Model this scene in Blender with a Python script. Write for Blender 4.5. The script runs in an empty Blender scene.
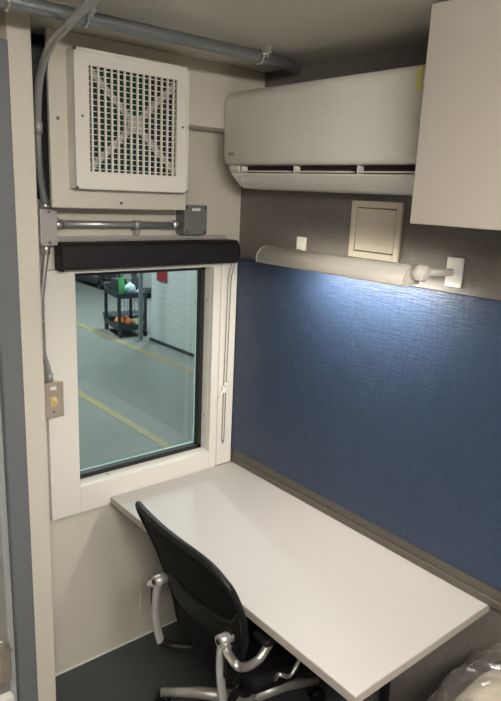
import bpy, bmesh, math, random
from mathutils import Vector, Matrix
random.seed(4)
PI = math.pi
COL = bpy.context.scene.collection

# ------------------------------------------------------------------ materials
def mat(name, base, rough=0.5, metal=0.0, var=0.0, vscale=6.0, bump=0.0, bscale=60.0, spec=0.5,
        stretch=(1, 1, 1), coat=0.0, second=None, detail=4.0):
    m = bpy.data.materials.new(name); m.use_nodes = True
    nt = m.node_tree; nd = nt.nodes; p = nd['Principled BSDF']
    p.inputs['Roughness'].default_value = rough
    p.inputs['Metallic'].default_value = metal
    p.inputs['Specular IOR Level'].default_value = spec
    p.inputs['Coat Weight'].default_value = coat
    tc = nd.new('ShaderNodeTexCoord'); mp = nd.new('ShaderNodeMapping')
    mp.inputs['Scale'].default_value = stretch
    nt.links.new(tc.outputs['Object'], mp.inputs['Vector'])
    n = nd.new('ShaderNodeTexNoise'); n.inputs['Scale'].default_value = vscale; n.inputs['Detail'].default_value = detail
    nt.links.new(mp.outputs[0], n.inputs['Vector'])
    mx = nd.new('ShaderNodeMix'); mx.data_type = 'RGBA'
    b2 = second if second else tuple(c * (1 - var) for c in base)
    mx.inputs[6].default_value = (*base, 1); mx.inputs[7].default_value = (*b2, 1)
    nt.links.new(n.outputs['Fac'], mx.inputs[0]); nt.links.new(mx.outputs[2], p.inputs['Base Color'])
    if bump:
        n2 = nd.new('ShaderNodeTexNoise'); n2.inputs['Scale'].default_value = bscale; n2.inputs['Detail'].default_value = 3
        nt.links.new(mp.outputs[0], n2.inputs['Vector'])
        b = nd.new('ShaderNodeBump'); b.inputs['Strength'].default_value = bump; b.inputs['Distance'].default_value = 0.01
        nt.links.new(n2.outputs['Fac'], b.inputs['Height']); nt.links.new(b.outputs[0], p.inputs['Normal'])
    return m

def weave(name, base, dark, scale, rough, bump=0.3, spec=0.4, mottle=0.5):
    """linen weave: stretched noises along the two thread directions of a wall lying in the YZ plane"""
    m = bpy.data.materials.new(name); m.use_nodes = True
    nt = m.node_tree; nd = nt.nodes; p = nd['Principled BSDF']; L = nt.links.new
    p.inputs['Roughness'].default_value = rough; p.inputs['Specular IOR Level'].default_value = spec
    tc = nd.new('ShaderNodeTexCoord'); outs = []
    for st in ((1, .05, 1), (1, 1, .05)):
        mp = nd.new('ShaderNodeMapping'); mp.inputs['Scale'].default_value = st
        L(tc.outputs['Object'], mp.inputs['Vector'])
        n = nd.new('ShaderNodeTexNoise'); n.inputs['Scale'].default_value = scale; n.inputs['Detail'].default_value = 2
        L(mp.outputs[0], n.inputs['Vector']); outs.append(n.outputs['Fac'])
    a = nd.new('ShaderNodeMath'); a.operation = 'ADD'; L(outs[0], a.inputs[0]); L(outs[1], a.inputs[1])
    big = nd.new('ShaderNodeTexNoise'); big.inputs['Scale'].default_value = 2.5; L(tc.outputs['Object'], big.inputs['Vector'])
    a2 = nd.new('ShaderNodeMath'); a2.operation = 'MULTIPLY_ADD'; L(big.outputs['Fac'], a2.inputs[0]); a2.inputs[1].default_value = mottle; L(a.outputs[0], a2.inputs[2])
    r = nd.new('ShaderNodeMapRange'); r.inputs['From Min'].default_value = 0.75 + mottle * .5; r.inputs['From Max'].default_value = 1.3 + mottle * .5
    L(a2.outputs[0], r.inputs['Value'])
    mx = nd.new('ShaderNodeMix'); mx.data_type = 'RGBA'
    mx.inputs[6].default_value = (*dark, 1); mx.inputs[7].default_value = (*base, 1)
    L(r.outputs[0], mx.inputs[0]); L(mx.outputs[2], p.inputs['Base Color'])
    b = nd.new('ShaderNodeBump'); b.inputs['Strength'].default_value = bump; b.inputs['Distance'].default_value = 0.004
    L(a.outputs[0], b.inputs['Height']); L(b.outputs[0], p.inputs['Normal'])
    return m

def brick_mat(name, c1, c2, mortar):
    m = bpy.data.materials.new(name); m.use_nodes = True
    nt = m.node_tree; nd = nt.nodes; p = nd['Principled BSDF']; L = nt.links.new
    p.inputs['Roughness'].default_value = .6
    tc = nd.new('ShaderNodeTexCoord'); sp = nd.new('ShaderNodeSeparateXYZ'); cb = nd.new('ShaderNodeCombineXYZ')
    L(tc.outputs['Object'], sp.inputs[0]); ad = nd.new('ShaderNodeMath'); ad.operation = 'ADD'
    L(sp.outputs['X'], ad.inputs[0]); L(sp.outputs['Y'], ad.inputs[1]); L(ad.outputs[0], cb.inputs['X']); L(sp.outputs['Z'], cb.inputs['Y'])
    b = nd.new('ShaderNodeTexBrick'); b.inputs['Color1'].default_value = (*c1, 1); b.inputs['Color2'].default_value = (*c2, 1)
    b.inputs['Mortar'].default_value = (*mortar, 1); b.inputs['Scale'].default_value = 1.0
    b.inputs['Brick Width'].default_value = .3; b.inputs['Row Height'].default_value = .09; b.inputs['Mortar Size'].default_value = .008
    L(cb.outputs[0], b.inputs['Vector']); L(b.outputs['Color'], p.inputs['Base Color'])
    bp = nd.new('ShaderNodeBump'); bp.inputs['Strength'].default_value = .4; L(b.outputs['Fac'], bp.inputs['Height']); bp.invert = True
    L(bp.outputs[0], p.inputs['Normal'])
    return m

def see_through(name, tint, gloss=0.08, rough=0.02, opaque=0.0, body=(1, 1, 1)):
    m = bpy.data.materials.new(name); m.use_nodes = True
    nt = m.node_tree; nd = nt.nodes; L = nt.links.new
    nd.remove(nd['Principled BSDF']); out = nd['Material Output']
    t = nd.new('ShaderNodeBsdfTransparent'); t.inputs['Color'].default_value = (*tint, 1)
    g = nd.new('ShaderNodeBsdfGlossy'); g.inputs['Roughness'].default_value = rough
    fr = nd.new('ShaderNodeFresnel'); fr.inputs['IOR'].default_value = 1.45
    ml = nd.new('ShaderNodeMath'); ml.operation = 'MULTIPLY_ADD'; ml.use_clamp = True
    L(fr.outputs[0], ml.inputs[0]); ml.inputs[1].default_value = 1.0; ml.inputs[2].default_value = gloss - .04
    mx = nd.new('ShaderNodeMixShader'); L(ml.outputs[0], mx.inputs[0]); L(t.outputs[0], mx.inputs[1]); L(g.outputs[0], mx.inputs[2])
    last = mx
    if opaque:
        d = nd.new('ShaderNodeBsdfDiffuse'); d.inputs['Color'].default_value = (*body, 1)
        m2 = nd.new('ShaderNodeMixShader'); m2.inputs[0].default_value = opaque
        L(mx.outputs[0], m2.inputs[1]); L(d.outputs[0], m2.inputs[2]); last = m2
    L(last.outputs[0], out.inputs['Surface'])
    return m

def emit(name, col, s):
    m = bpy.data.materials.new(name); m.use_nodes = True
    p = m.node_tree.nodes['Principled BSDF']; p.inputs['Base Color'].default_value = (*col, 1)
    p.inputs['Emission Color'].default_value = (*col, 1); p.inputs['Emission Strength'].default_value = s
    return m

CREAM = (.62, .585, .50)
M = {
 'cream': mat('cream_paint', CREAM, .42, var=.05, vscale=3, bump=.04, bscale=40),
 'shade': mat('brown_grey_wall', (.17, .155, .135), .6, var=.1),
 'jambgrey': mat('grey_door_frame_paint', (.155, .165, .175), .35, var=.06),
 'jamblight': mat('pale_grey_paint', (.36, .38, .37), .4, var=.06),
 'white': mat('white_frame_paint', (.74, .715, .65), .4, var=.03, vscale=4),
 'vent': mat('white_vent_paint', (.78, .755, .69), .42, var=.03, vscale=4),
 'ceil': mat('ceiling_paint', (.62, .60, .53), .30, var=.06, vscale=2, bump=.03, bscale=8, spec=.6),
 'floor': mat('dark_vinyl_floor', (.060, .068, .068), .38, var=.2, vscale=14),
 'wallgrey': weave('grey_linen_wallcovering', (.175, .158, .138), (.120, .108, .095), 300, .42, .2, .5, .9),
 'blue': weave('blue_linen_fabric', (.032, .056, .106), (.019, .035, .070), 330, .42, .35, .5, .3),
 'trim': mat('brown_grey_trim', (.115, .10, .083), .45, var=.15, vscale=20),
 'desk': mat('desk_laminate', (.465, .44, .425), .42, var=.02, vscale=30, bump=.02, bscale=300, spec=.45),
 'deskedge': mat('desk_edge_band', (.42, .38, .34), .45, var=.05),
 'cab': mat('cabinet_laminate', (.47, .43, .375), .5, var=.04, vscale=5),
 'ac': mat('white_ac_plastic_in_film', (.76, .735, .67), .30, var=.05, vscale=5, bump=.0, spec=.5),
 'acw': mat('white_ac_plastic', (.76, .74, .68), .4, var=.03),
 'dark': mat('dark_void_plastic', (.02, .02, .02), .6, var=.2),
 'lamp': mat('lamp_enamel', (.80, .76, .68), .42, var=.03),
 'plate': mat('bright_white_plate', (.80, .78, .74), .4, var=.02),
 'panel': mat('ivory_panel', (.56, .51, .41), .4, var=.04),
 'alu': mat('brushed_aluminium', (.58, .56, .53), .36, metal=.55, var=.15, vscale=20, bump=.03),
 'galv': mat('galvanised_conduit', (.46, .46, .45), .32, metal=.6, var=.25, vscale=30),
 'pipe': mat('galvanised_pipe', (.30, .32, .33), .38, metal=.75, var=.2, vscale=20),
 'chrome': mat('polished_aluminium', (.74, .72, .69), .28, metal=.85, var=.1),
 'steel': mat('stainless_wall_plate', (.62, .53, .43), .34, metal=.7, var=.15, vscale=20),
 'gbox': mat('grey_box_enamel', (.17, .175, .165), .45, var=.1),
 'black': mat('black_blind_fabric', (.009, .0075, .007), .6, var=.25, vscale=50, bump=.08),
 'rubber': mat('black_rubber', (.012, .014, .016), .5, var=.2),
 'mesh': mat('black_chair_mesh', (.006, .006, .006), .75, spec=.2, var=.4, vscale=240, bump=.3, bscale=400),
 'bplastic': mat('black_plastic', (.007, .007, .007), .5, spec=.3, var=.2),
 'green': mat('green_filter_mesh', (.006, .060, .038), .7, var=.5, vscale=30, bump=.3, bscale=90),
 'brace': mat('pale_fan_brace', (.52, .50, .46), .5, var=.3, vscale=30),
 'ivory': mat('ivory_switch', (.75, .62, .28), .4, var=.05),
 'screw': mat('screw_metal', (.22, .21, .19), .4, metal=.8, var=.2),
 'yellow': mat('yellow_sticker', (.80, .74, .25), .5, var=.1),
 'teal': mat('glass_edge_spacer', (.42, .66, .64), .3, var=.1),
 'glass': see_through('window_glass', (.88, .925, .91), .03, .01),
 'bag': see_through('clear_plastic_film', (.80, .78, .74), .10, .16, opaque=.10, body=(.5, .47, .42)),
 'cloth': mat('pale_beige_padding', (.84, .76, .68), .7, var=.12, vscale=7, bump=.25, bscale=14),
 'concrete': mat('grey_concrete_floor', (.25, .265, .255), .35, var=.35, vscale=1.1, bump=.05, bscale=4, second=(.165, .18, .175), detail=6),
 'lineyellow': mat('yellow_floor_paint', (.36, .32, .17), .5, var=.45, vscale=5),
 'brick': brick_mat('white_painted_brick', (.70, .76, .77), (.67, .73, .74), (.60, .66, .67)),
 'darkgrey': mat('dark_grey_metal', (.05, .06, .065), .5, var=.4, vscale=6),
 'wh_wall': mat('warehouse_wall', (.10, .115, .115), .6, var=.4, vscale=2),
 'cartp': mat('charcoal_cart_plastic', (.022, .034, .042), .45, var=.2),
 'pole': mat('grey_pole_paint', (.22, .26, .26), .4, var=.1),
 'red': mat('red_sign', (.42, .03, .05), .5, var=.1),
 'orange': mat('orange_cloth', (.75, .15, .03), .7, var=.3, vscale=9, bump=.3, bscale=15, second=(.80, .36, .14)),
 'greenb': mat('bright_green_plastic', (.08, .50, .12), .4, var=.1),
 'bluew': mat('blue_white_wrap', (.02, .30, .50), .4, second=(.85, .95, .95), vscale=16, detail=1),
 'silver': mat('silver_wrap', (.5, .53, .54), .35, var=.4, vscale=20),
 'cardboard': mat('tan_cardboard', (.42, .33, .2), .7, var=.2),
 'bluebin': mat('blue_bin_plastic', (.02, .09, .22), .45, var=.1),
 'marks': mat('dark_grey_print', (.28, .27, .25), .5),
 'sash': mat('outside_wall', (.45, .44, .40), .5, var=.05),
 'lit': emit('lit_diffuser', (1, .945, .865), 50.0),
 'litc': emit('lit_tube', (1, .93, .82), 6.0),
 'litw': emit('lit_highbay', (.85, 1, .97), 8.0),
}

# AC film: creases as real bump made from stretched noise
def film_bump(m):
    nt = m.node_tree; nd = nt.nodes; L = nt.links.new; p = nd['Principled BSDF']
    tc = nd.new('ShaderNodeTexCoord'); mp = nd.new('ShaderNodeMapping'); mp.inputs['Rotation'].default_value = (.5, 0, 0)
    mp.inputs['Scale'].default_value = (1, 1, 3.2)
    L(tc.outputs['Object'], mp.inputs['Vector'])
    n = nd.new('ShaderNodeTexNoise'); n.inputs['Scale'].default_value = 5; n.inputs['Detail'].default_value = 5; n.inputs['Distortion'].default_value = 1.6
    try: n.noise_type = 'RIDGED_MULTIFRACTAL'
    except Exception: pass
    L(mp.outputs[0], n.inputs['Vector'])
    b = nd.new('ShaderNodeBump'); b.inputs['Strength'].default_value = .55; b.inputs['Distance'].default_value = .008
    L(n.outputs['Fac'], b.inputs['Height']); L(b.outputs[0], p.inputs['Normal'])
film_bump(M['ac'])

# ------------------------------------------------------------------ mesh builder
class MB:
    def __init__(s): s.bm = bmesh.new()
    def box(s, a, b, bev=0.0, seg=2, rot=None, piv=None):
        a = Vector(a); b = Vector(b); c = (a + b) / 2; d = b - a
        t = bmesh.new(); bmesh.ops.create_cube(t, size=1)
        for v in t.verts: v.co = Vector((v.co.x * abs(d.x), v.co.y * abs(d.y), v.co.z * abs(d.z)))
        if bev: bmesh.ops.bevel(t, geom=list(t.edges), offset=bev, segments=seg, affect='EDGES', profile=.5)
        for v in t.verts:
            v.co = v.co + c
            if rot is not None: v.co = rot @ (v.co - (piv or c)) + (piv or c)
        s.merge(t); return s
    def merge(s, t):
        me = bpy.data.meshes.new('t'); t.to_mesh(me); t.free(); s.bm.from_mesh(me); bpy.data.meshes.remove(me)
    def tube(s, pts, r, n=12, cap=True, closed=False, flat=1.0):
        pts = [Vector(p) for p in pts]; N = len(pts); rs = r if isinstance(r, (list, tuple)) else [r] * N
        t = bmesh.new(); rings = []; up = None
        for i, p in enumerate(pts):
            if closed: d = pts[(i + 1) % N] - pts[i - 1]
            else: d = pts[min(i + 1, N - 1)] - pts[max(i - 1, 0)]
            d.normalize()
            if up is None:
                up = Vector((0, 0, 1)) if abs(d.z) < .9 else Vector((1, 0, 0))
            up = (up - d * up.dot(d)).normalized(); sd = d.cross(up)
            rings.append([t.verts.new(p + (up * math.cos(2 * PI * k / n) + sd * math.sin(2 * PI * k / n) * flat) * rs[i]) for k in range(n)])
        for i in range(N if closed else N - 1):
            A = rings[i]; B = rings[(i + 1) % N]
            for k in range(n): t.faces.new((A[k], A[(k + 1) % n], B[(k + 1) % n], B[k]))
        if cap and not closed: t.faces.new(rings[0][::-1]); t.faces.new(rings[-1])
        for f in t.faces: f.smooth = len(f.verts) == 4
        bmesh.ops.recalc_face_normals(t, faces=t.faces)
        s.merge(t); return s
    def cyl(s, a, b, r, n=24): return s.tube([a, b], r, n)
    def prism(s, prof, axis, v0, v1, smooth=False):
        """closed 2-D outline extruded along an axis (0: outline in yz, 1: xz, 2: xy)"""
        t = bmesh.new()
        def P(q, v):
            return Vector((v, q[0], q[1])) if axis == 0 else Vector((q[0], v, q[1])) if axis == 1 else Vector((q[0], q[1], v))
        A = [t.verts.new(P(q, v0)) for q in prof]; B = [t.verts.new(P(q, v1)) for q in prof]
        n = len(prof)
        for i in range(n):
            f = t.faces.new((A[i], A[(i + 1) % n], B[(i + 1) % n], B[i])); f.smooth = smooth
        t.faces.new(A[::-1]); t.faces.new(B)
        bmesh.ops.recalc_face_normals(t, faces=t.faces); s.merge(t); return s
    def ball(s, c, r, sc=(1, 1, 1), sub=3, jit=0.0):
        t = bmesh.new(); bmesh.ops.create_icosphere(t, subdivisions=sub, radius=r)
        for v in t.verts:
            k = 1 + random.uniform(-jit, jit); v.co = Vector((v.co.x * sc[0] * k, v.co.y * sc[1] * k, v.co.z * sc[2] * k)) + Vector(c)
        for f in t.faces: f.smooth = True
        s.merge(t); return s
    def grid(s, fn, nu, nv, smooth=True, wrap=False):
        t = bmesh.new(); V = [[t.verts.new(Vector(fn(i / nu, j / nv))) for j in range(nv + 1)] for i in range(nu + 1)]
        for i in range(nu):
            for j in range(nv):
                f = t.faces.new((V[i][j], V[i + 1][j], V[i + 1][j + 1], V[i][j + 1])); f.smooth = smooth
        s.merge(t); return s
    def solid(s, th):
        me = bpy.data.meshes.new('t'); s.bm.to_mesh(me)
        bmesh.ops.recalc_face_normals(s.bm, faces=s.bm.faces)
        g = bmesh.ops.solidify(s.bm, geom=list(s.bm.faces), thickness=th); bpy.data.meshes.remove(me); return s
    def build(s, name, m, parent=None):
        me = bpy.data.meshes.new(name)
        if parent is not None:
            o = parent; 
            while o.parent: o = o.parent
            off = o.location.copy()
        else:
            lo = Vector((min(v.co[i] for v in s.bm.verts) for i in range(3))); hi = Vector((max(v.co[i] for v in s.bm.verts) for i in range(3)))
            off = Vector(((lo.x + hi.x) / 2, (lo.y + hi.y) / 2, lo.z))
        bmesh.ops.translate(s.bm, verts=s.bm.verts, vec=-off)
        s.bm.to_mesh(me); s.bm.free(); me.materials.append(M[m])
        ob = bpy.data.objects.new(name, me); COL.objects.link(ob)
        if parent is not None: ob.parent = parent
        else: ob.location = off
        return ob

def thing(name, label, cat, loc, group=None):
    o = bpy.data.objects.new(name, None); COL.objects.link(o); o.location = loc; o.empty_display_size = .05
    o['label'] = label; o['category'] = cat
    if group: o['group'] = group
    return o
def tag(o, label, cat, group=None, kind=None):
    o['label'] = label; o['category'] = cat
    if group: o['group'] = group
    if kind: o['kind'] = kind
    return o
def struct(name, mb, m, parent=None, label=None, cat=None):
    o = mb.build(name, m, parent)
    if parent is None:
        o['kind'] = 'structure'
        if label: o['label'] = label; o['category'] = cat
    return o
def sm(pts, n=6):
    """Catmull-Rom through the points"""
    P = [Vector(p) for p in pts]; P = [2 * P[0] - P[1]] + P + [2 * P[-1] - P[-2]]; out = []
    for i in range(1, len(P) - 2):
        for k in range(n):
            t = k / n; a, b, c, d = P[i - 1], P[i], P[i + 1], P[i + 2]
            out.append(.5 * ((2 * b) + (c - a) * t + (2 * a - 5 * b + 4 * c - d) * t * t + (3 * b - a - 3 * c + d) * t ** 3))
    out.append(P[-2]); return out

# ------------------------------------------------------------------ the room
CZ = 2.405
XL, YB = -3.0, -3.6
T = .10
struct('floor', MB().box((XL, YB, -.06), (.0, .0, 0)), 'floor', label='dark grey vinyl floor of the booth', cat='floor')
struct('ceiling', MB().box((XL - T, YB - T, CZ), (T, T, CZ + .08)), 'ceil', label='pale satin painted ceiling with conduit strapped under it', cat='ceiling')
struct('wall_right', MB().box((0, YB, -.06), (T, T, CZ)), 'wallgrey', label='grey linen textured wall behind the blue panel', cat='wall')
struct('wall_back', MB().box((XL, YB - T, -.06), (0, YB, CZ)), 'shade', label='brown grey wall behind the camera', cat='wall')
struct('wall_left', MB().box((XL - T, YB - T, -.06), (XL, T, CZ)), 'shade', label='brown grey wall at far left', cat='wall')
# window wall with opening; WX0..WX1 x WZ0..WZ1
WX0, WX1, WZ0, WZ1 = -.757, -.145, .818, 1.645
w = MB()
w.box((-1.06, 0, -.06), (WX0 - .002, T, CZ)); w.box((WX1 + .002, 0, -.06), (0, T, CZ))
w.box((WX0 - .002, 0, -.06), (WX1 + .002, T, WZ0 - .002)); w.box((WX0 - .002, 0, WZ1 + .002), (WX1 + .002, T, CZ))
struct('wall_front', w, 'cream', label='cream painted wall around the window', cat='wall')
struct('trim_1', MB().box((-.80, -.1255, 2.18), (0, 0, CZ), .002), 'cream', label='cream soffit beam above the window', cat='beam')
struct('gap_shade_strip', MB().box((-.972, -.03, 1.90), (-.801, 0, CZ), .002), 'darkgrey', label='dark grey strip painting the shade in the gap behind the curved conduit', cat='post')  # dark colour stands in for the shade in the gap beside the cover plate
# projecting wall post beside the entrance and the door frame
struct('trim_2', MB().box((-1.042, -.25, 0), (-.973, 0, CZ), .003), 'cream', label='cream post left of the window', cat='post')
ent = MB(); ent.box((-3.0, -.20, 2.33), (-1.036, -.02, CZ)); ent.box((-3.0, -.20, 0), (-2.1, -.02, 2.33))
struct('wall_entrance', ent, 'cream', label='cream wall over the entrance door', cat='wall')
struct('trim_3', MB().box((-1.106, -.262, 0), (-1.0425, -.03, 2.328), .003), 'jambgrey', label='blue grey steel door jamb at left edge', cat='door frame')
struct('trim_4', MB().box((-1.128, -.235, 0), (-1.1065, -.05, 2.328), .002), 'jamblight', label='pale grey door stop beside the blue grey jamb', cat='door frame')
d = struct('door_1', MB().box((-2.1, -.12, .10), (-1.128, -.08, 2.325), .003), 'cream', label='cream entrance door leaf at left edge', cat='door')
kp = MB().box((-2.1, -.27, .02), (-1.129, -.235, .24), .002)
kp.build('kick_plate', 'plate', d)
# latch plate with curved lever
lt = MB().box((-1.165, -.262, .30), (-1.129, -.236, .45), .003).build('strike_plate', 'steel', d)
MB().tube(sm([(-1.19, -.262, .465), (-1.168, -.285, .485), (-1.146, -.285, .465), (-1.134, -.272, .43), (-1.118, -.268, .428)]), .004, 8).build('latch_lever', 'chrome', lt)

# skirting strip at foot of the wall, trim behind desk
struct('trim_5', MB().box((-.018, -1.9, .742), (0, -.0, .768), .002).box((-.012, -1.9, .768), (0, 0, .806), .001).box((-.036, -.022, .742), (-.012, 0, .806), .001), 'trim', label='brown grey strip along the wall behind the desk', cat='trim')
struct('trim_6', MB().box((-.97, -.004, 0), (-.0, 0, .006)), 'plate')
# blue panel
bp = MB().box((-.020, -1.95, .808), (-.0005, -.001, 1.68), .004).build('tackboard', 'blue')
tag(bp, 'large blue linen fabric tackboard along the wall above the desk', 'tackboard')

# window -------------------------------------------------------------
win = thing('window_1', 'white framed fixed window looking onto a concrete warehouse floor', 'window', (-.45, -.02, .70)); win['kind'] = 'structure'
f = MB()
FX0, FX1, FZ0, FZ1 = -.873, -.107, .708, 1.66
f.box((FX0, -.022, FZ0), (WX0, -.0005, FZ1), .002); f.box((WX1, -.022, FZ0), (FX1, -.0005, FZ1), .002)
f.box((WX0, -.022, FZ0), (WX1, -.0005, WZ0), .0015); f.box((WX0, -.022, WZ1), (WX1, -.0005, FZ1), .0015)
f.build('window_frame', 'white', win)
MB().box((-.105, -.024, FZ0 + .035), (-.022, -.0005, 1.665), .003).build('side_jamb', 'white', win)
g1, g2 = .045, .075
rv = MB(); e = .012
rv.box((WX1 - .001, -.0, WZ0 - e), (WX1 + e, g1, WZ1 + e)); rv.box((WX0 - e, 0, WZ0 - e), (WX0 + .001, g1, WZ1 + e))
rv.box((WX0, 0, WZ0 - e), (WX1, g1, WZ0 + .001)); rv.box((WX0, 0, WZ1 - .001), (WX1, g1, WZ1 + e))
rv.build('reveal', 'white', win)
gk = MB(); q = .020
gk.box((WX1 - q, g1 - .004, WZ0), (WX1 + e, g2, WZ1)); gk.box((WX0, g1 - .004, WZ0), (WX0 + q, g2, WZ1))
gk.box((WX0, g1 - .004, WZ0), (WX1, g2, WZ0 + q)); gk.box((WX0, g1 - .004, WZ1 - q), (WX1, g2, WZ1))
gk.build('rubber_gasket', 'rubber', win)
sp = MB(); a0, a1, c0, c1 = WX0 + q, WX1 - q, WZ0 + q, WZ1 - q; k = .004
sp.box((a1 - k, g2 - .006, c0), (a1, g2, c1)); sp.box((a0, g2 - .006, c0), (a1, g2, c0 + k))
sp.build('glass_edge', 'teal', win)
MB().box((a0 - .01, g2 + .001, c0 - .01), (a1 + .01, g2 + .007, c1 + .01)).build('glass_pane', 'glass', win)
for z in (.98, 1.50):
    MB().cyl((WX1 + .0005, .022, z), (WX1 - .0015, .022, z), .004, 12).build('screw', 'screw', win)
MB().cyl((-.62, .022, WZ0 - .0005), (-.62, .022, WZ0 + .0025), .004, 12).build('screw', 'screw', win)

# roller blind --------------------------------------------------------
rb = thing('roller_blind', 'rolled up black roller blind in a cassette above the window', 'blind', (-.45, -.05, 1.66))
z0, z1 = 1.664, 1.757
prof = [(-.024, z0), (-.07, z0)] + [(-.07 - .018 * math.sin(a), z0 + .018 - .018 * math.cos(a)) for a in [PI / 8 * k for k in range(1, 5)]] + \
       [(-.088, z1 - .02)] + [(-.07 - .018 * math.cos(a), z1 - .018 + .018 * math.sin(a)) for a in [PI / 8 * k for k in range(0, 5)]] + [(-.024, z1)]
MB().prism(prof, 0, -.826, -.070).build('cassette', 'black', rb)
cap = MB().prism([( -.045 + .046 * math.cos(a), (z0 + z1) / 2 + .047 * math.sin(a)) for a in [PI / 12 * k for k in range(24)]], 0, -.070, -.063)
cap.build('end_cap', 'bplastic', rb)
MB().box((-.832, -.088, z0 - .002), (-.826, -.024, z1 + .002), .001).build('end_bracket', 'bplastic', rb)
MB().box((-.826, -.03, z1 + .001), (-.085, -.001, z1 + .006), .001).box((-.826, -.014, z1 + .006), (-.085, -.001, z1 + .018)).build('mounting_rail', 'alu', rb)
ch = thing('blind_cord', 'thin looped blind cord hanging down the right side of the window', 'cord', (-.07, -.03, .80))
MB().tube([(-.058, -.05, 1.664), (-.062, -.034, 1.60), (-.066, -.0295, 1.15), (-.069, -.0295, .86), (-.075, -.0295, .845), (-.081, -.0295, .86), (-.080, -.0295, 1.15), (-.078, -.034, 1.60), (-.075, -.05, 1.664)], .0016, 6).build('cord_loop', 'gbox', ch)
MB().tube([(-.069, -.0295, .862), (-.075, -.0295, .85), (-.081, -.0295, .862)], .0032, 6).build('cord_weight', 'gbox', ch)
cl = MB().box((-.09, -.036, 1.085), (-.066, -.0245, 1.12), .003).ball((-.077, -.038, 1.125), .009, (1, .7, 1.2), 2)
cl.tube([(-.09, -.034, 1.10), (-.103, -.04, 1.08), (-.112, -.04, 1.075)], .004, 8); cl.build('cord_cleat', 'plate', ch)

# vent housing and grille ----------------------------------------------
vh = thing('vent_housing', 'flat cream metal cover box behind the fan grille', 'vent box', (-.62, -.13, 1.878))
b = MB(); X0, X1 = -.884, -.374
b.box((X0, -.145, 1.877), (X1, -.126, 2.405), .003); b.box((-.80, -.128, 1.877), (-.79, -.0, 2.18)); b.box((X1 - .012, -.128, 1.877), (X1, 0, 2.18))
b.box((-.80, -.128, 1.90), (X1, -.0, 1.912)); b.build('cover_plate', 'cream', vh)
for p in ((-.858, -.1455, 2.15), (-.640, -.1455, 1.897), (-.386, -.1455, 2.09)):
    MB().cyl(p, (p[0], p[1] - .004, p[2]), .0055, 8).build('screw', 'screw', vh)
vg = thing('vent_grille', 'square white louvered fan grille on the cover box above the window', 'vent', (-.615, -.20, 1.94))
GX0, GX1, GZ0, GZ1 = -.826, -.406, 1.940, 2.355
yF, yB = -.198, -.146
ix0, ix1, iz0, iz1 = -.776, -.452, 1.995, 2.310
fr = MB()
for (a, bb) in (((GX0, GZ0), (ix0, GZ1)), ((ix1, GZ0), (GX1, GZ1)), ((ix0, GZ0), (ix1, iz0)), ((ix0, iz1), (ix1, GZ1))):
    fr.box((a[0], yF, a[1]), (bb[0], yF + .010, bb[1]))
fr.box((GX0, yF + .01, GZ0), (GX0 + .008, yB, GZ1)); fr.box((GX1 - .008, yF + .01, GZ0), (GX1, yB, GZ1))
fr.box((GX0 + .008, yF + .01, GZ0), (GX1 - .008, yB, GZ0 + .008)); fr.box((GX0 + .008, yF + .01, GZ1 - .008), (GX1 - .008, yB, GZ1))
fr.build('grille_frame', 'vent', vg)
lip = MB()
for (a, bb) in (((GX0, GZ0), (GX0 + .008, GZ1)), ((GX1 - .008, GZ0), (GX1, GZ1)), ((GX0, GZ0), (GX1, GZ0 + .008)), ((GX0, GZ1 - .008), (GX1, GZ1))):
    lip.box((a[0], yF - .004, a[1]), (bb[0], yF + .001, bb[1]))
lip.build('frame_lip', 'vent', vg)
ls = MB(); N = 14
for i in range(N):
    x = ix0 + (i + .5) * (ix1 - ix0) / N
    ls.box((x - .0030, yF + .003, iz0), (x + .0030, yF + .010, iz1))
ls.build('vertical_louvers', 'vent', vg)
hs = MB()
for i in range(18):
    z = iz0 + (i + .5) * (iz1 - iz0) / 18
    hs.box((ix0, yF + .011, z - .0013), (ix1, yF + .014, z + .0013))
hs.build('horizontal_louvers', 'vent', vg)
xb = MB(); cx, cz = (ix0 + ix1) / 2 + .01, (iz0 + iz1) / 2
for s_ in (-1, 1):
    A = math.atan2((iz1 - iz0) * .95, (ix1 - ix0)) * s_
    R_ = Matrix.Rotation(-A, 3, 'Y')
    xb.box((cx - .215, yF + .018 + .002 * s_, cz - .010), (cx + .215, yF + .021 + .002 * s_, cz + .010), 0, 1, R_)
xb.cyl((cx, yF + .015, cz), (cx, yF + .025, cz), .028, 20)
xb.build('cross_brace', 'brace', vg)
MB().box((ix0 - .02, yF + .032, iz0 - .02), (ix0 + .235, yF + .040, iz1 + .02)).build('filter_mesh', 'green', vg)
MB().box((ix0 + .236, yF + .032, iz0 - .02), (ix1 + .02, yF + .040, iz1 + .02)).build('fan_shroud', 'dark', vg)
for p in ((-.800, 2.16), (-.428, 2.16)):
    MB().cyl((p[0], yF + .001, p[1]), (p[0], yF - .003, p[1]), .004, 8).build('screw', 'screw', vg)

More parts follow.
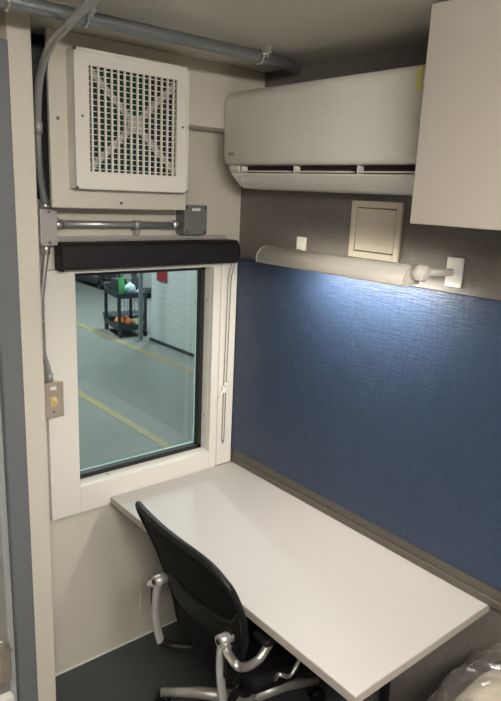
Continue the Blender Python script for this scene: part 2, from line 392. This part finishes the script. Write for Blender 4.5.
# conduits ------------------------------------------------------------
cp = thing('ceiling_conduit', 'thick grey steel conduit running across under the ceiling', 'pipe', (-1.0, -.45, 2.38))
pz = 2.378
MB().tube(sm([(-2.95, -.45, pz), (-1.5, -.45, pz), (-.6, -.45, pz), (-.32, -.445, pz), (-.20, -.42, pz + .002), (-.10, -.375, pz + .010), (-.002, -.31, pz + .018)]), .0185, 20).build('conduit', 'pipe', cp)
def strap(x, y, r, par, z=pz):
    m_ = MB(); m_.tube([(x, y + (r + .002) * math.cos(a), z + (r + .002) * math.sin(a)) for a in [PI * k / 8 for k in range(0, 17)]][:16], .0035, 6)
    m_.box((x - .008, y - r - .030, z + .004), (x + .008, y - r + .004, CZ - .001), .001); m_.cyl((x, y - r - .018, z - .006), (x, y - r - .018, z + .012), .006, 6)
    return m_.build('pipe_strap', 'chrome', par)
strap(-.905, -.45, .0205, cp); strap(-.30, -.445, .0205, cp); strap(-1.11, -.45, .0205, cp)

cc = thing('curved_conduit', 'slim bent steel conduit rising from wall box to ceiling', 'pipe', (-.865, -.05, 1.873))
MB().tube(sm([(-.866, -.044, 1.868), (-.872, -.052, 1.90), (-.895, -.085, 1.965), (-.914, -.12, 2.05), (-.925, -.155, 2.16), (-.934, -.20, 2.245),
              (-.942, -.27, 2.300), (-.955, -.37, 2.330), (-.980, -.50, 2.335), (-.985, -.56, 2.345), (-.955, -.64, 2.385), (-.925, -.72, 2.390), (-.885, -.95, 2.390)], 8), .0115, 14).build('conduit', 'galv', cc)
MB().tube([(-.866, -.044, 1.866), (-.868, -.047, 1.892)], .017, 14).build('connector', 'chrome', cc)
MB().tube([(-.919, -.138, 2.10), (-.9225, -.149, 2.135)], .0135, 14).build('coupling', 'galv', cc)

jb = thing('junction_box', 'bright metal junction box left of the blind', 'electrical box', (-.866, -.03, 1.752))
MB().box((-.892, -.062, 1.752), (-.838, -.020, 1.868), .003).build('box_body', 'alu', jb)
MB().box((-.894, -.066, 1.750), (-.836, -.062, 1.870), .0015).build('cover_plate', 'alu', jb)
for z in (1.760, 1.860): MB().cyl((-.865, -.0655, z), (-.865, -.069, z), .005, 8).build('screw', 'screw', jb)

lc = thing('lower_conduit', 'slim steel conduit from the junction box down to the switch', 'pipe', (-.872, -.045, 1.28))
MB().tube(sm([(-.870, -.046, 1.75), (-.872, -.046, 1.71), (-.882, -.046, 1.64), (-.893, -.046, 1.56), (-.896, -.046, 1.47), (-.893, -.046, 1.38), (-.878, -.046, 1.32), (-.873, -.046, 1.285)], 7), .0095, 12).build('conduit', 'galv', lc)
MB().tube([(-.870, -.046, 1.752), (-.871, -.046, 1.722)], .014, 12).build('connector', 'chrome', lc)
MB().tube([(-.874, -.046, 1.30), (-.873, -.046, 1.27)], .013, 12).build('connector', 'galv', lc)
MB().tube([(-.8965, -.046, 1.50), (-.8965, -.046, 1.485)], .0125, 12).box((-.905, -.05, 1.488), (-.89, -.0, 1.497)).build('pipe_strap', 'galv', lc)
ft = MB().tube([(-.872, -.03, 1.115), (-.880, -.022, 1.0), (-.884, -.014, .90)], .006, 8)

sw = thing('light_switch', 'stainless toggle light switch on the window frame edge', 'switch', (-.855, -.03, 1.12))
MB().box((-.898, -.046, 1.140), (-.832, -.0225, 1.262), .003).build('back_box', 'galv', sw)
MB().box((-.902, -.052, 1.134), (-.826, -.046, 1.266), .002).build('face_plate', 'steel', sw)
MB().box((-.871, -.070, 1.188), (-.857, -.052, 1.208), .002, rot=Matrix.Rotation(.5, 3, 'X')).box((-.874, -.054, 1.178), (-.854, -.0515, 1.212)).build('toggle', 'ivory', sw)
MB().box((-.876, -.0532, 1.238), (-.853, -.0515, 1.250)).build('tag', 'plate', sw)['label'] = 'small white sticker'
for z in (1.155,): MB().cyl((-.864, -.0515, z), (-.864, -.054, z), .004, 8).build('screw', 'screw', sw)

hc = thing('cross_conduit', 'short horizontal steel conduit between the two wall boxes', 'pipe', (-.58, -.03, 1.815))
MB().cyl((-.836, -.038, 1.820), (-.330, -.038, 1.815), .0125, 14).build('conduit', 'galv', hc)
for x0, x1 in ((-.836, -.808), (-.366, -.338)):
    MB().cyl((x0, -.038, 1.818), (x1, -.038, 1.818), .0165, 14).cyl(((x0 + x1) / 2, -.038, 1.83), ((x0 + x1) / 2, -.038, 1.842), .004, 8).build('connector', 'chrome', hc)
MB().box((-.523, -.042, 1.796), (-.512, -.0, 1.801)).cyl((-.5175, -.038, 1.80), (-.5175, -.038, 1.833), .0145, 12).box((-.525, -.05, 1.785), (-.510, -.03, 1.802), .001).build('pipe_strap', 'galv', hc)

gb = thing('control_box', 'square dark grey enclosure at the right end of the cross conduit', 'electrical box', (-.275, -.04, 1.775))
gx0, gx1, gz0, gz1 = -.324, -.219, 1.782, 1.893
MB().box((gx0, -.055, gz0), (gx1, -.0005, gz1), .003).build('box_body', 'gbox', gb)
MB().box((gx0 - .001, -.064, gz0 - .001), (gx1 + .001, -.056, gz1 + .001), .002).build('lid', 'gbox', gb)
for x in (gx0 + .009, gx1 - .009):
    for z in (gz0 + .009, gz1 - .009): MB().cyl((x, -.063, z), (x, -.066, z), .0045, 8).build('screw', 'dark', gb)
MB().box((-.290, -.0652, 1.872), (-.252, -.0635, 1.882)).build('tag', 'plate', gb)['label'] = 'thin blank white label'
up = thing('riser_fitting', 'small steel fitting rising from the grey control box', 'pipe', (-.315, -.03, 1.893))
MB().cyl((-.315, -.03, 1.894), (-.315, -.03, 2.178), .009, 12).build('conduit', 'galv', up)
MB().cyl((-.315, -.03, 1.894), (-.315, -.03, 1.925), .014, 12).build('connector', 'chrome', up)

# air conditioner ------------------------------------------------------
ac = thing('air_conditioner', 'white wall air conditioner still wrapped in creased protective film', 'air conditioner', (-.1, -.6, 1.96))
y0, y1 = -.132, -1.075
pf = [(-.001, 2.312), (-.165, 2.312), (-.186, 2.307), (-.197, 2.294), (-.200, 2.275), (-.202, 2.16), (-.199, 2.075), (-.195, 2.060), (-.188, 2.050), (-.150, 2.047), (-.001, 2.047)]
t = MB(); bm = t.bm
ys = [y0 - .0, y0 - .003, y0 - .010] ; ins = [.010, .003, 0]
rings = []
c0_ = Vector((-.1, 2.18))
def ring(y, s): return [bm.verts.new((-.001 if abs(p[0] + .001) < 1e-6 else p[0] + s, y, p[1] - s if p[1] > 2.18 else p[1] + s)) for p in pf]
for y, s in list(zip(ys, ins)) + [(y1 + .010, 0), (y1 + .003, .003), (y1, .010)]: rings.append(ring(y, s))
n = len(pf)
for A, B in zip(rings[:-1], rings[1:]):
    for i in range(n): f_ = bm.faces.new((A[i], A[(i + 1) % n], B[(i + 1) % n], B[i])); f_.smooth = True
bm.faces.new(rings[0]); bm.faces.new(rings[-1][::-1]); bmesh.ops.recalc_face_normals(bm, faces=bm.faces)
t.build('casing', 'ac', ac)
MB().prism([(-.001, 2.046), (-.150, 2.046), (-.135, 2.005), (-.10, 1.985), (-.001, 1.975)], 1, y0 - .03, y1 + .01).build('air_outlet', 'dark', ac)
# lower shell: end pieces and underside
low = MB()
endp = [(-.001, 2.047), (-.186, 2.047), (-.184, 2.032), (-.160, 2.004), (-.130, 1.976), (-.110, 1.966), (-.001, 1.963)]
low.prism(endp, 1, y0 - .022, y0 - .07); low.prism(endp, 1, y1 + .05, y1 + .004)
low.prism([(-.001, 1.963), (-.110, 1.966), (-.130, 1.976), (-.122, 1.985), (-.001, 1.974)], 1, y0 - .05, y1 + .05)
low.build('lower_shell', 'acw', ac)
fl = MB().prism([(-.184, 2.020), (-.186, 2.014), (-.160, 1.990), (-.130, 1.970), (-.126, 1.975), (-.155, 1.997)], 1, y0 - .040, y1 + .045)
fl.build('outlet_flap', 'acw', ac)
lv = MB()
for i in range(3):
    y = y0 - .085 - i * .285
    lv.box((-.178, y - .255, 2.024), (-.150, y - .012, 2.029)); lv.box((-.176, y - .006, 1.995), (-.150, y, 2.046))
lv.build('air_vanes', 'acw', ac)
MB().box((-.2030, -.998, 2.240), (-.1995, -1.016, 2.300)).build('sticker', 'yellow', ac)['label'] = 'narrow yellow tape strip'
# small unreadable maker's mark, lower left corner of the front
mk = MB()
for i, wd in enumerate((.004, .006, .005, .006, .005)):
    y = -.166 - i * .0075
    mk.box((-.2025, y - wd, 2.083), (-.2000, y, 2.085)).box((-.2025, y - wd, 2.090), (-.2000, y, 2.092)).box((-.2025, y - .0015, 2.083), (-.2000, y, 2.092))
mk.build('maker_mark', 'marks', ac)

# upper cabinet
cb = thing('upper_cabinet', 'plain beige wall cabinet at the upper right corner', 'cabinet', (-.17, -1.6, 1.888))
MB().box((-.332, -2.1, 1.894), (-.001, -1.137, CZ - .001), .001).build('carcass', 'cab', cb)
MB().box((-.350, -2.1, 1.892), (-.333, -1.133, CZ - .004), .0015).build('door', 'cab', cb)

# small square access panel on the wall
ap = thing('access_panel', 'square ivory access panel on the grey wall under the air conditioner', 'access panel', (-.0, -.74, 1.75))
q0, q1, r0, r1 = -.632, -.848, 1.748, 1.940
fr = MB(); wv = .022
fr.box((-.012, q0, r0), (-.0005, q0 - wv, r1), .002); fr.box((-.012, q1 + wv, r0), (-.0005, q1, r1), .002)
fr.box((-.012, q0 - wv, r0), (-.0005, q1 + wv, r0 + wv), .002); fr.box((-.012, q0 - wv, r1 - wv), (-.0005, q1 + wv, r1), .002)
fr.build('panel_frame', 'panel', ap)
MB().box((-.009, q0 - wv - .003, r0 + wv + .003), (-.002, q1 + wv + .003, r1 - wv - .003), .0015).build('panel_door', 'panel', ap)
sticker = MB().box((-.002, -.33, 1.815), (-.0003, -.405, 1.885), .0005).build('wall_patch', 'wallgrey')
tag(sticker, 'faint square blanking patch on the grey wall left of the ivory panel', 'wall patch')

# wall lamp ------------------------------------------------------------
wl = thing('wall_lamp', 'long white tube lamp bracketed to the wall over the blue tackboard', 'lamp', (-.10, -.65, 1.70))
lc_, lz_, r_ = -.130, 1.714, .046
out = []; 
for k in range(0, 15):
    a = math.radians(50 + k * 10.5); out.append((lc_ + r_ * 1.15 * math.cos(a), lz_ + r_ * math.sin(a)))
inn = [(lc_ + (p[0] - lc_) * .93, lz_ + (p[1] - lz_) * .93) for p in out][::-1]
MB().prism(out + inn, 1, -.338, -1.004, True).build('lamp_hood', 'lamp', wl)
for (ya, yb) in ((-.332, -.338), (-1.004, -1.010)):
    MB().prism(out + [(lc_ + .02, lz_ - .008)], 1, ya, yb).build('hood_end', 'lamp', wl)
MB().cyl((lc_, -.35, 1.722), (lc_, -.99, 1.722), .011, 12).build('lamp_tube', 'litc', wl)
MB().cyl((lc_ - .006, -1.012, 1.742), (lc_ - .006, -1.045, 1.742), .025, 24).ball((lc_ - .006, -1.045, 1.742), .0245, (1, .45, 1), 3).build('swivel_joint', 'lamp', wl)
MB().cyl((lc_ + .01, -1.035, 1.742), (-.012, -1.052, 1.742), .0115, 16).build('arm', 'lamp', wl)
MB().box((-.010, -1.032, 1.697), (-.0205 + .0195, -1.088, 1.787), .003).build('wall_bracket', 'plate', wl)
MB().box((-.010, -.365, 1.735), (-.001, -.412, 1.795), .002).build('wall_bracket', 'lamp', wl)
MB().cyl((-.01, -.39, 1.74), (-.12, -.39, 1.742), .010, 12).build('arm', 'lamp', wl)

# desk -----------------------------------------------------------------
dk = thing('desk', 'pale laminate desk top fixed under the window and along the wall', 'desk', (-.31, -.66, .712))
DX0, DX1, DY0, DY1 = -.630, -.002, -1.322, -.025
MB().box((DX0, DY0, .713), (DX1, DY1, .741), .0015).build('desktop', 'desk', dk)
eb = MB().box((DX0 - .0015, DY0 - .0015, .7135), (DX0, DY1, .7395)).box((DX0, DY0 - .0015, .7135), (DX1, DY0, .7395)); eb.build('edge_band', 'deskedge', dk)
MB().box((-.06, -1.02, .0), (-.035, -.995, .713)).box((-.06, -.4, 0), (-.035, -.375, .713)).box((-.06, -.4, .67), (-.035, -1.0, .713)).build('support_frame', 'bplastic', dk)
MB().box((-.585, -.03, .685), (-.565, -.004, .713)).build('wall_cleat', 'cream', dk)
hk = MB().box((-.487, -.006, .145), (-.480, -.0005, .245), .001).build('wall_clip', 'plate')
tag(hk, 'short white vertical strip on the lower wall under the desk', 'strip')

# chair ----------------------------------------------------------------
chx, chy = -.43, -.70
cr = thing('office_chair', 'black mesh office chair with polished metal frame pushed under the desk', 'chair', (chx, chy, 0))
YC = -.715; YU = -.693
def lerp_(pts, z):
    for (a, xa), (b, xb2) in zip(pts[:-1], pts[1:]):
        if z <= b: return xa + (xb2 - xa) * (z - a) / (b - a)
    return pts[-1][1]
def xb_(z): return lerp_([(.36, -.585), (.42, -.625), (.50, -.655), (.60, -.665), (.68, -.682), (.76, -.708), (.84, -.735), (.935, -.765)], z)
def wb_(z): return lerp_([(.36, .07), (.40, .11), (.46, .15), (.54, .175), (.60, .190), (.66, .214), (.72, .224), (.80, .234), (.86, .246), (.90, .250), (.92, .248), (.935, .240)], z)
def yc_(z): return lerp_([(.36, -.70), (.60, -.712), (.69, -.713), (.80, -.722), (.935, -.690)], z)
def zt(u, v): return .36 + v * .575
def back(u, v):
    z = zt(u, v); s = u * 2 - 1; w_ = wb_(z)
    return (xb_(z) - .004 + .026 * s * s, yc_(z) + s * w_, z - .008 * s * s * v - .034 * max(0, -s) ** 5 * v ** 6)
pm = MB().grid(back, 24, 40); pm.solid(.008); pm.build('backrest', 'mesh', cr)
rim = [back(0, j / 40) for j in range(41)] + [back(i / 16, 1) for i in range(1, 17)] + [back(1, 1 - j / 40) for j in range(1, 41)] + [back(1 - i / 10, 0) for i in range(1, 10)]
rim = [(p[0] - .004, p[1], p[2]) for p in rim]
MB().tube(rim, .0115, 10, closed=True).build('back_frame', 'bplastic', cr)
MB().grid(lambda u, v: (xb_(.60 + .11 * v) + .03 * (2 * u - 1) ** 2 - .018 - .018 * math.sin(PI * v), YC + (2 * u - 1) * .175, .60 + .11 * v), 14, 8).solid(.01).build('lumbar_support', 'bplastic', cr)
MB().tube(sm([(xb_(.80) + .012, YC - .235, .79), (xb_(.76) - .004, YC - .215, .755), (xb_(.74) - .014, YC - .17, .735), (xb_(.74) - .018, YC - .10, .725)]), .006, 8).build('back_rib', 'bplastic', cr)
seat = MB()
seat.grid(lambda u, v: (-.600 + .43 * v, YC + (2 * u - 1) * (.19 + .045 * math.sin(PI * min(1, v * 1.1) * .6)), .455 + .018 * (2 * u - 1) ** 2 - .02 * max(0, v - .8) * 5 * max(0, v - .8) * 5), 16, 16)
seat.solid(.045); seat.build('seat', 'mesh', cr)
MB().box((-.52, YC - .10, .34), (-.30, YC + .10, .405), .02).build('tilt_mechanism', 'bplastic', cr)
for s_ in (1, -1):
    yy = YU + s_ * .183
    up_ = MB().tube(sm([(-.705, yy, .655), (-.712, yy, .60), (-.712, yy + s_ * .006, .52), (-.700, yy + s_ * .004, .44), (-.692, yy, .405)], 6), [.0175] * 3 + [.0155] * 60, 12, flat=.6)
    up_ = up_.build('upright', 'alu', cr)
    MB().tube(sm([(-.690, yy, .41), (-.66, yy - s_ * .015, .385), (-.60, yy - s_ * .05, .372), (-.50, YC + s_ * .095, .365)]), .014, 10).build('support_link', 'bplastic', cr)
    MB().cyl((-.722, yy, .655), (-.675, yy, .655), .0185, 18).build('pivot', 'alu', up_)
    MB().cyl((-.725, yy, .655), (-.721, yy, .655), .009, 12).build('bolt', 'dark', up_)
for s_ in (1, -1):
    yo = YU + s_ * .183; yr = YU + (.257 if s_ < 0 else .225) * s_
    br = MB().tube(sm([(-.690, yo + s_ * .008, .632), (-.705, yo + s_ * .02, .63), (-.712, yr, .622), (-.695, yr, .605), (-.664, yr, .592), (-.62, yr, .597), (-.583, yr, .634), (-.575, yr, .652)], 6), .0105, 12, flat=1.3).build('arm_bracket', 'chrome', cr)
    MB().box((-.628, yr - .035, .650), (-.36, yr + .035, .676), .012, 3).build('arm_pad', 'bplastic', br)
    MB().box((-.715, yo + s_ * .018, .54), (-.685, yo + s_ * .034, .63), .004).build('arm_clamp', 'bplastic', br)
MB().tube(sm([(-.52, YC - .20, .44), (-.535, YC - .235, .495), (-.50, YC - .245, .478), (-.47, YC - .245, .500), (-.455, YC - .245, .525)], 6), .007, 10).ball((-.452, YC - .245, .532), .013, (1, 1, 1), 2).build('tilt_lever', 'chrome', cr)
BX, BY = -.42, -.66
MB().cyl((BX, BY, .11), (BX, BY, .35), .025, 20).build('gas_lift', 'bplastic', cr)
MB().cyl((BX, BY, .085), (BX, BY, .15), .045, 24).build('base_hub', 'alu', cr)
for k in range(5):
    a = math.radians(131 + 72 * k); c, s = math.cos(a), math.sin(a)
    P0 = (BX + .03 * c, BY + .03 * s, .125); P1 = (BX + .32 * c, BY + .32 * s, .092)
    lg = MB().tube([P0, ((P0[0] + P1[0]) / 2, (P0[1] + P1[1]) / 2, .120), P1], [.026, .021, .016], 12).build('base_leg', 'alu', cr)
    cw = MB(); X, Y = P1[0], P1[1]; pxd = Vector((-s, c, 0))
    for q_ in (-.018, .018):
        ctr = Vector((X, Y, .030)) + pxd * q_
        cw.cyl(ctr - pxd * .010, ctr + pxd * .010, .030, 20)
    cw.cyl((X, Y, .045), (X, Y, .085), .008, 10)
    cw.build('caster', 'bplastic', lg)

# wrapped bundle at lower right ------------------------------------------
wb = thing('wrapped_cushion', 'pale beige cushion bundle in clear plastic beyond the desk end', 'cushion', (-.27, -1.62, 0))
def lump(cx_, cy_, cz_, rx, ry, rz, e=2.6, seed=0, amp=.0):
    def fn(u, v):
        th = 2 * PI * u; ph = PI * (v - .5)
        def sp_(x, p): return math.copysign(abs(x) ** p, x)
        p = 2 / e; x = sp_(math.cos(ph), p) * sp_(math.cos(th), p); y = sp_(math.cos(ph), p) * sp_(math.sin(th), p); z = sp_(math.sin(ph), p)
        j = 1 + amp * (math.sin(7 * th + seed + 5 * ph) * .5 + math.sin(13 * th - 9 * ph + seed * 2) * .3 + math.sin(23 * ph + 4 * th) * .2) * math.cos(ph)
        return (cx_ + rx * x * j, cy_ + ry * y * j, cz_ + rz * z * j)
    return fn
MB().grid(lump(-.25, -1.60, .362, .24, .215, .362, 3.2, 1, .02), 48, 24).build('padding', 'cloth', wb)
MB().grid(lump(-.26, -1.585, .395, .245, .25, .393, 2.7, 2, .05), 64, 32, smooth=False).build('plastic_film', 'bag', wb)

# ------------------------------------------------------------------ warehouse outside
ZF = -.5
struct('floor_warehouse', MB().box((-4, .12, ZF - .1), (16, 18, ZF)), 'concrete', label='grey concrete warehouse floor outside the window', cat='floor')
wh = MB(); wh.box((-4, 17.5, ZF), (16, 17.7, 6)); wh.box((15.8, .12, ZF), (16, 17.5, 6))
struct('wall_warehouse', wh, 'wh_wall', label='dark far walls of the warehouse', cat='wall')
struct('ceiling_warehouse', MB().box((-4, .12, 6), (16, 18, 6.1)), 'wh_wall')
l1 = MB().box((1.375, 1.0, ZF), (1.475, 8.5, ZF + .003)).build('floor_line', 'lineyellow'); tag(l1, 'yellow painted floor line nearest the window', 'floor marking')
l2 = MB().box((3.06, 2.5, ZF), (3.17, 9.3, ZF + .003)).build('floor_line', 'lineyellow'); tag(l2, 'yellow painted floor line running past the white brick wall', 'floor marking')
bw = MB().box((3.60, 2.4, ZF + .045), (3.85, 6.74, 3.0)); o_ = struct('wall_brick', bw, 'brick', label='white painted brick wall outside the window', cat='wall')
struct('baseboard_brick', MB().box((3.575, 2.4, ZF), (3.87, 6.76, ZF + .045)), 'darkgrey')
pl = MB().box((3.40, 6.76, ZF), (3.455, 6.815, 3.2)).box((3.35, 6.72, ZF), (3.50, 6.86, ZF + .012)).build('steel_post', 'pole'); tag(pl, 'slim grey steel post beside the white brick wall', 'post')
rs = MB().box((3.585, 6.26, .53), (3.598, 6.56, 1.0)).build('wall_sign', 'red'); tag(rs, 'dark red panel on the end of the white brick wall', 'sign')
# utility cart
cart = thing('utility_cart', 'charcoal two shelf utility cart outside beyond the window', 'cart', (3.45, 7.55, ZF))
ax, ay = Vector((.98, -.17, 0)).normalized(), Vector((.17, .98, 0)).normalized()
O = Vector((3.20, 7.12, ZF)); LW, LL = .50, .78
def cp_(u, v, z): return O + ax * u + ay * v + Vector((0, 0, z))
Rz = Matrix.Rotation(math.atan2(ax.y, ax.x), 3, 'Z')
def cbox(mb, u0, v0, za, u1, v1, zb, bev=.005):
    c = cp_((u0 + u1) / 2, (v0 + v1) / 2, (za + zb) / 2); h = Vector(((u1 - u0) / 2, (v1 - v0) / 2, (zb - za) / 2))
    mb.box(c - h, c + h, bev, 2, Rz); return mb
def tray(z):
    m_ = MB(); cbox(m_, 0, 0, z, LW, LL, z + .02)
    cbox(m_, 0, 0, z + .021, LW, .02, z + .09, .002); cbox(m_, 0, LL - .02, z + .021, LW, LL, z + .09, .002); cbox(m_, 0, .021, z + .021, .02, LL - .021, z + .09, .002); cbox(m_, LW - .02, .021, z + .021, LW, LL - .021, z + .09, .002)
    return m_
tray(.66).build('top_tray', 'cartp', cart); tray(.12).build('bottom_tray', 'cartp', cart)
for u in (.0, LW - .05):
    for v in (.0, LL - .05):
        cbox(MB(), u + .001, v + .001,   .141, u + .05, v + .05, .66).build('leg', 'cartp', cart)
        c = cp_(u + .03, v + .03, .065); w_ = MB().cyl(c - ax * .018, c + ax * .018, .064, 20); cbox(w_, u + .005, v + .01, .10, u + .055, v + .05, .12, .002); w_.build('caster', 'rubber', cart)
MB().tube([cp_(.03, LL - .01, .73), cp_(.03, LL + .10, .80), cp_(LW - .03, LL + .10, .80), cp_(LW - .03, LL - .01, .73)], .014, 8).build('handle', 'cartp', cart)
# things on the cart
def bottle(u, v, zb, r, h, m_, name, label, cat, capm):
    o = cp_(u, v, zb); t_ = thing(name, label, cat, o)
    MB().tube([o, o + Vector((0, 0, .01)), o + Vector((0, 0, h * .65)), o + Vector((0, 0, h * .8)), o + Vector((0, 0, h * .83))], [r * .9, r, r, r * .4, r * .35], 14).build('bottle_body', m_, t_)
    MB().tube([o + Vector((0, 0, h * .83)), o + Vector((0, 0, h))], r * .45, 10).build('cap', capm, t_)
bottle(.09, .10, .681, .045, .40, 'greenb', 'spray_bottle', 'bright green bottle standing on the cart top', 'bottle', 'greenb')
bottle(.40, .30, .681, .06, .40, 'darkgrey', 'dark_canister', 'dark canister on the cart top right of the blue and white pack', 'canister', 'darkgrey')
o = cp_(.24, .13, .681); tag(MB().ball(o + Vector((0, 0, .112)), .115, (.85, .8, .95), 3, .14).build('wrapped_pack', 'bluew'), 'crumpled blue and white pack on the cart top', 'pack')
o = cp_(.15, .42, .681); tag(MB().box(o + Vector((-.1, -.1, 0)), o + Vector((.1, .1, .26)), .01).build('storage_box', 'darkgrey'), 'dark box behind the green bottle on the cart', 'box')
o = cp_(.41, .11, .681); tag(MB().ball(o + Vector((0, 0, .060)), .065, (1.0, .9, .85), 3, .08).build('foil_bundle', 'silver'), 'silver crumpled bundle at the right front of the cart top', 'bundle')
o = cp_(.17, .26, .141); tag(MB().ball(o + Vector((0, 0, .095)), .12, (1.1, 1.5, .72), 3, .10).build('cleaning_rag', 'orange'), 'orange cloth heap on the lower cart shelf', 'cloth')
o = cp_(.40, .30, .141); tag(MB().box(o + Vector((-.1, -.2, 0)), o + Vector((.12, .2, .07)), .01).build('cardboard_box', 'cardboard'), 'tan flat carton on the lower cart shelf', 'box')
# far shelving behind
sh = thing('storage_rack', 'dark pallet rack standing far behind the cart', 'shelf', (5.8, 12, ZF))
m_ = MB()
for z in (.12, 1.1, 2.3): m_.box((5.25, 10.3, ZF + z), (6.35, 13.6, ZF + z + .08))
m_.build('shelf_board', 'darkgrey', sh)
for y in (10.3, 11.9, 13.5):
    for x in (5.25, 6.25): MB().box((x, y, ZF), (x + .1, y + .1, 3.4)).build('post', 'darkgrey', sh)
MB().box((6.36, 10.3, ZF + .1), (6.4, 13.6, 3.3)).build('back_panel', 'wh_wall', sh)
for y, mm, h, lb in ((10.5, 'silver', .75, 'silver crate at the near end of the far rack'), (11.2, 'darkgrey', .8, 'dark crate low in the middle of the far rack'), (12.1, 'cardboard', .6, 'tan carton low toward the far end of the rack')):
    tag(MB().box((5.4, y, ZF + .201), (6.1, y + .6, ZF + .20 + h), .02).build('storage_crate', mm), lb, 'crate')
bb = thing('blue_bin', 'blue bin far off at the upper left of the window', 'bin', (4.45, 12.1, ZF))
MB().tube([(4.42, 12.1, ZF), (4.42, 12.1, ZF + .6)], [.13, .16], 20).build('bin_body', 'bluebin', bb)
MB().cyl((4.42, 12.1, ZF + .601), (4.42, 12.1, ZF + .64), .17, 20).build('lid', 'bluebin', bb)
ld = thing('wire_cage_trolley', 'grey wire trolley behind the steel post', 'trolley', (3.9, 8.3, ZF))
m_ = MB()
for k in range(9):
    m_.cyl((3.70 + k * .07, 8.1, ZF + .15), (3.70 + k * .07, 8.1, ZF + 1.5), .006, 6)
for k in range(14):
    m_.cyl((3.68, 8.1, ZF + .15 + k * .1), (4.28, 8.1, ZF + .15 + k * .1), .006, 6)
m_.build('wire_side', 'silver', ld)
MB().box((3.66, 8.08, ZF + .10), (4.30, 8.6, ZF + .15)).build('deck', 'darkgrey', ld)
for x in (3.70, 4.26):
    for y in (8.12, 8.56): MB().cyl((x - .02, y, ZF + .05), (x + .02, y, ZF + .05), .05, 14).build('caster', 'rubber', ld)

# ------------------------------------------------------------------ lights
def area(name, loc, size, power, col, rot=(0, 0, 0), sy=None):
    l = bpy.data.lights.new(name, 'AREA'); l.energy = power; l.color = col
    l.shape = 'RECTANGLE'; l.size = size; l.size_y = sy or size
    o = bpy.data.objects.new(name, l); COL.objects.link(o); o.location = loc; o.rotation_euler = rot; return o
WARM = (1.0, .93, .83)
def ceiling_fixture(x, y, sx, sy, power, label):
    t_ = thing('ceiling_light', label, 'ceiling light', (x, y, CZ - .05), None)
    MB().box((x - sx / 2, y - sy / 2, CZ - .05), (x + sx / 2, y + sy / 2, CZ - .001), .004).build('housing', 'plate', t_)
    MB().box((x - sx / 2 + .02, y - sy / 2 + .02, CZ - .13), (x + sx / 2 - .02, y + sy / 2 - .02, CZ - .0505), .02).build('diffuser', 'lit', t_)
ceiling_fixture(-1.55, -2.55, 1.2, .30, 22, 'long white ceiling light above the middle of the room')
# lamp in the tube hood, throwing down and onto the wall
area('lamp_tube_light', (-.128, -.76, 1.700), .05, 5.0, (1, .94, .86), rot=(0, math.radians(-8), 0), sy=.5)
for x, y in ((1, 5.8), (5, 7.5), (2, 10), (9, 11), (9, 4)):
    t_ = thing('high_bay_light', 'cool white high bay light under the warehouse ceiling', 'ceiling light', (x, y, 5.6), 'warehouse high bay lights')
    MB().box((x - .3, y - .6, 5.6), (x + .3, y + .6, 5.7), .02).cyl((x, y, 5.7), (x, y, 6.0), .02, 8).build('housing', 'darkgrey', t_)
    MB().box((x - .27, y - .57, 5.59), (x + .27, y + .57, 5.599)).build('diffuser', 'litw', t_)
    area('high_bay_lamp', (x, y, 5.57), .6, 190, (.92, 1, .985), sy=1.2)

w = bpy.data.worlds.new('World'); bpy.context.scene.world = w; w.use_nodes = True
w.node_tree.nodes['Background'].inputs[0].default_value = (.8, .85, .9, 1); w.node_tree.nodes['Background'].inputs[1].default_value = .03

# ------------------------------------------------------------------ camera
yaw, pitch, roll, F = .699218633, .244744842, .0435859039, 633.811233
fwd = Vector((math.cos(pitch) * math.sin(yaw), math.cos(pitch) * math.cos(yaw), -math.sin(pitch)))
rt = Vector((math.cos(yaw), -math.sin(yaw), 0)); upv = rt.cross(fwd)
r2 = math.cos(roll) * rt + math.sin(roll) * upv; u2 = -math.sin(roll) * rt + math.cos(roll) * upv
cam = bpy.data.cameras.new('Camera'); co = bpy.data.objects.new('Camera', cam); COL.objects.link(co)
mw = Matrix((r2, u2, -fwd)).transposed().to_4x4(); mw.translation = Vector((-1.71618203, -2.14782179, 1.95233043)); co.matrix_world = mw
cam.sensor_fit = 'VERTICAL'; cam.sensor_height = 36; cam.sensor_width = 36; cam.lens = F * 36 / 701; cam.clip_start = .02
bpy.context.scene.camera = co
vs = bpy.context.scene.view_settings
vs.view_transform = 'Standard'; vs.look = 'None'; vs.gamma = 1; vs.use_curve_mapping = False; vs.exposure = 0.69
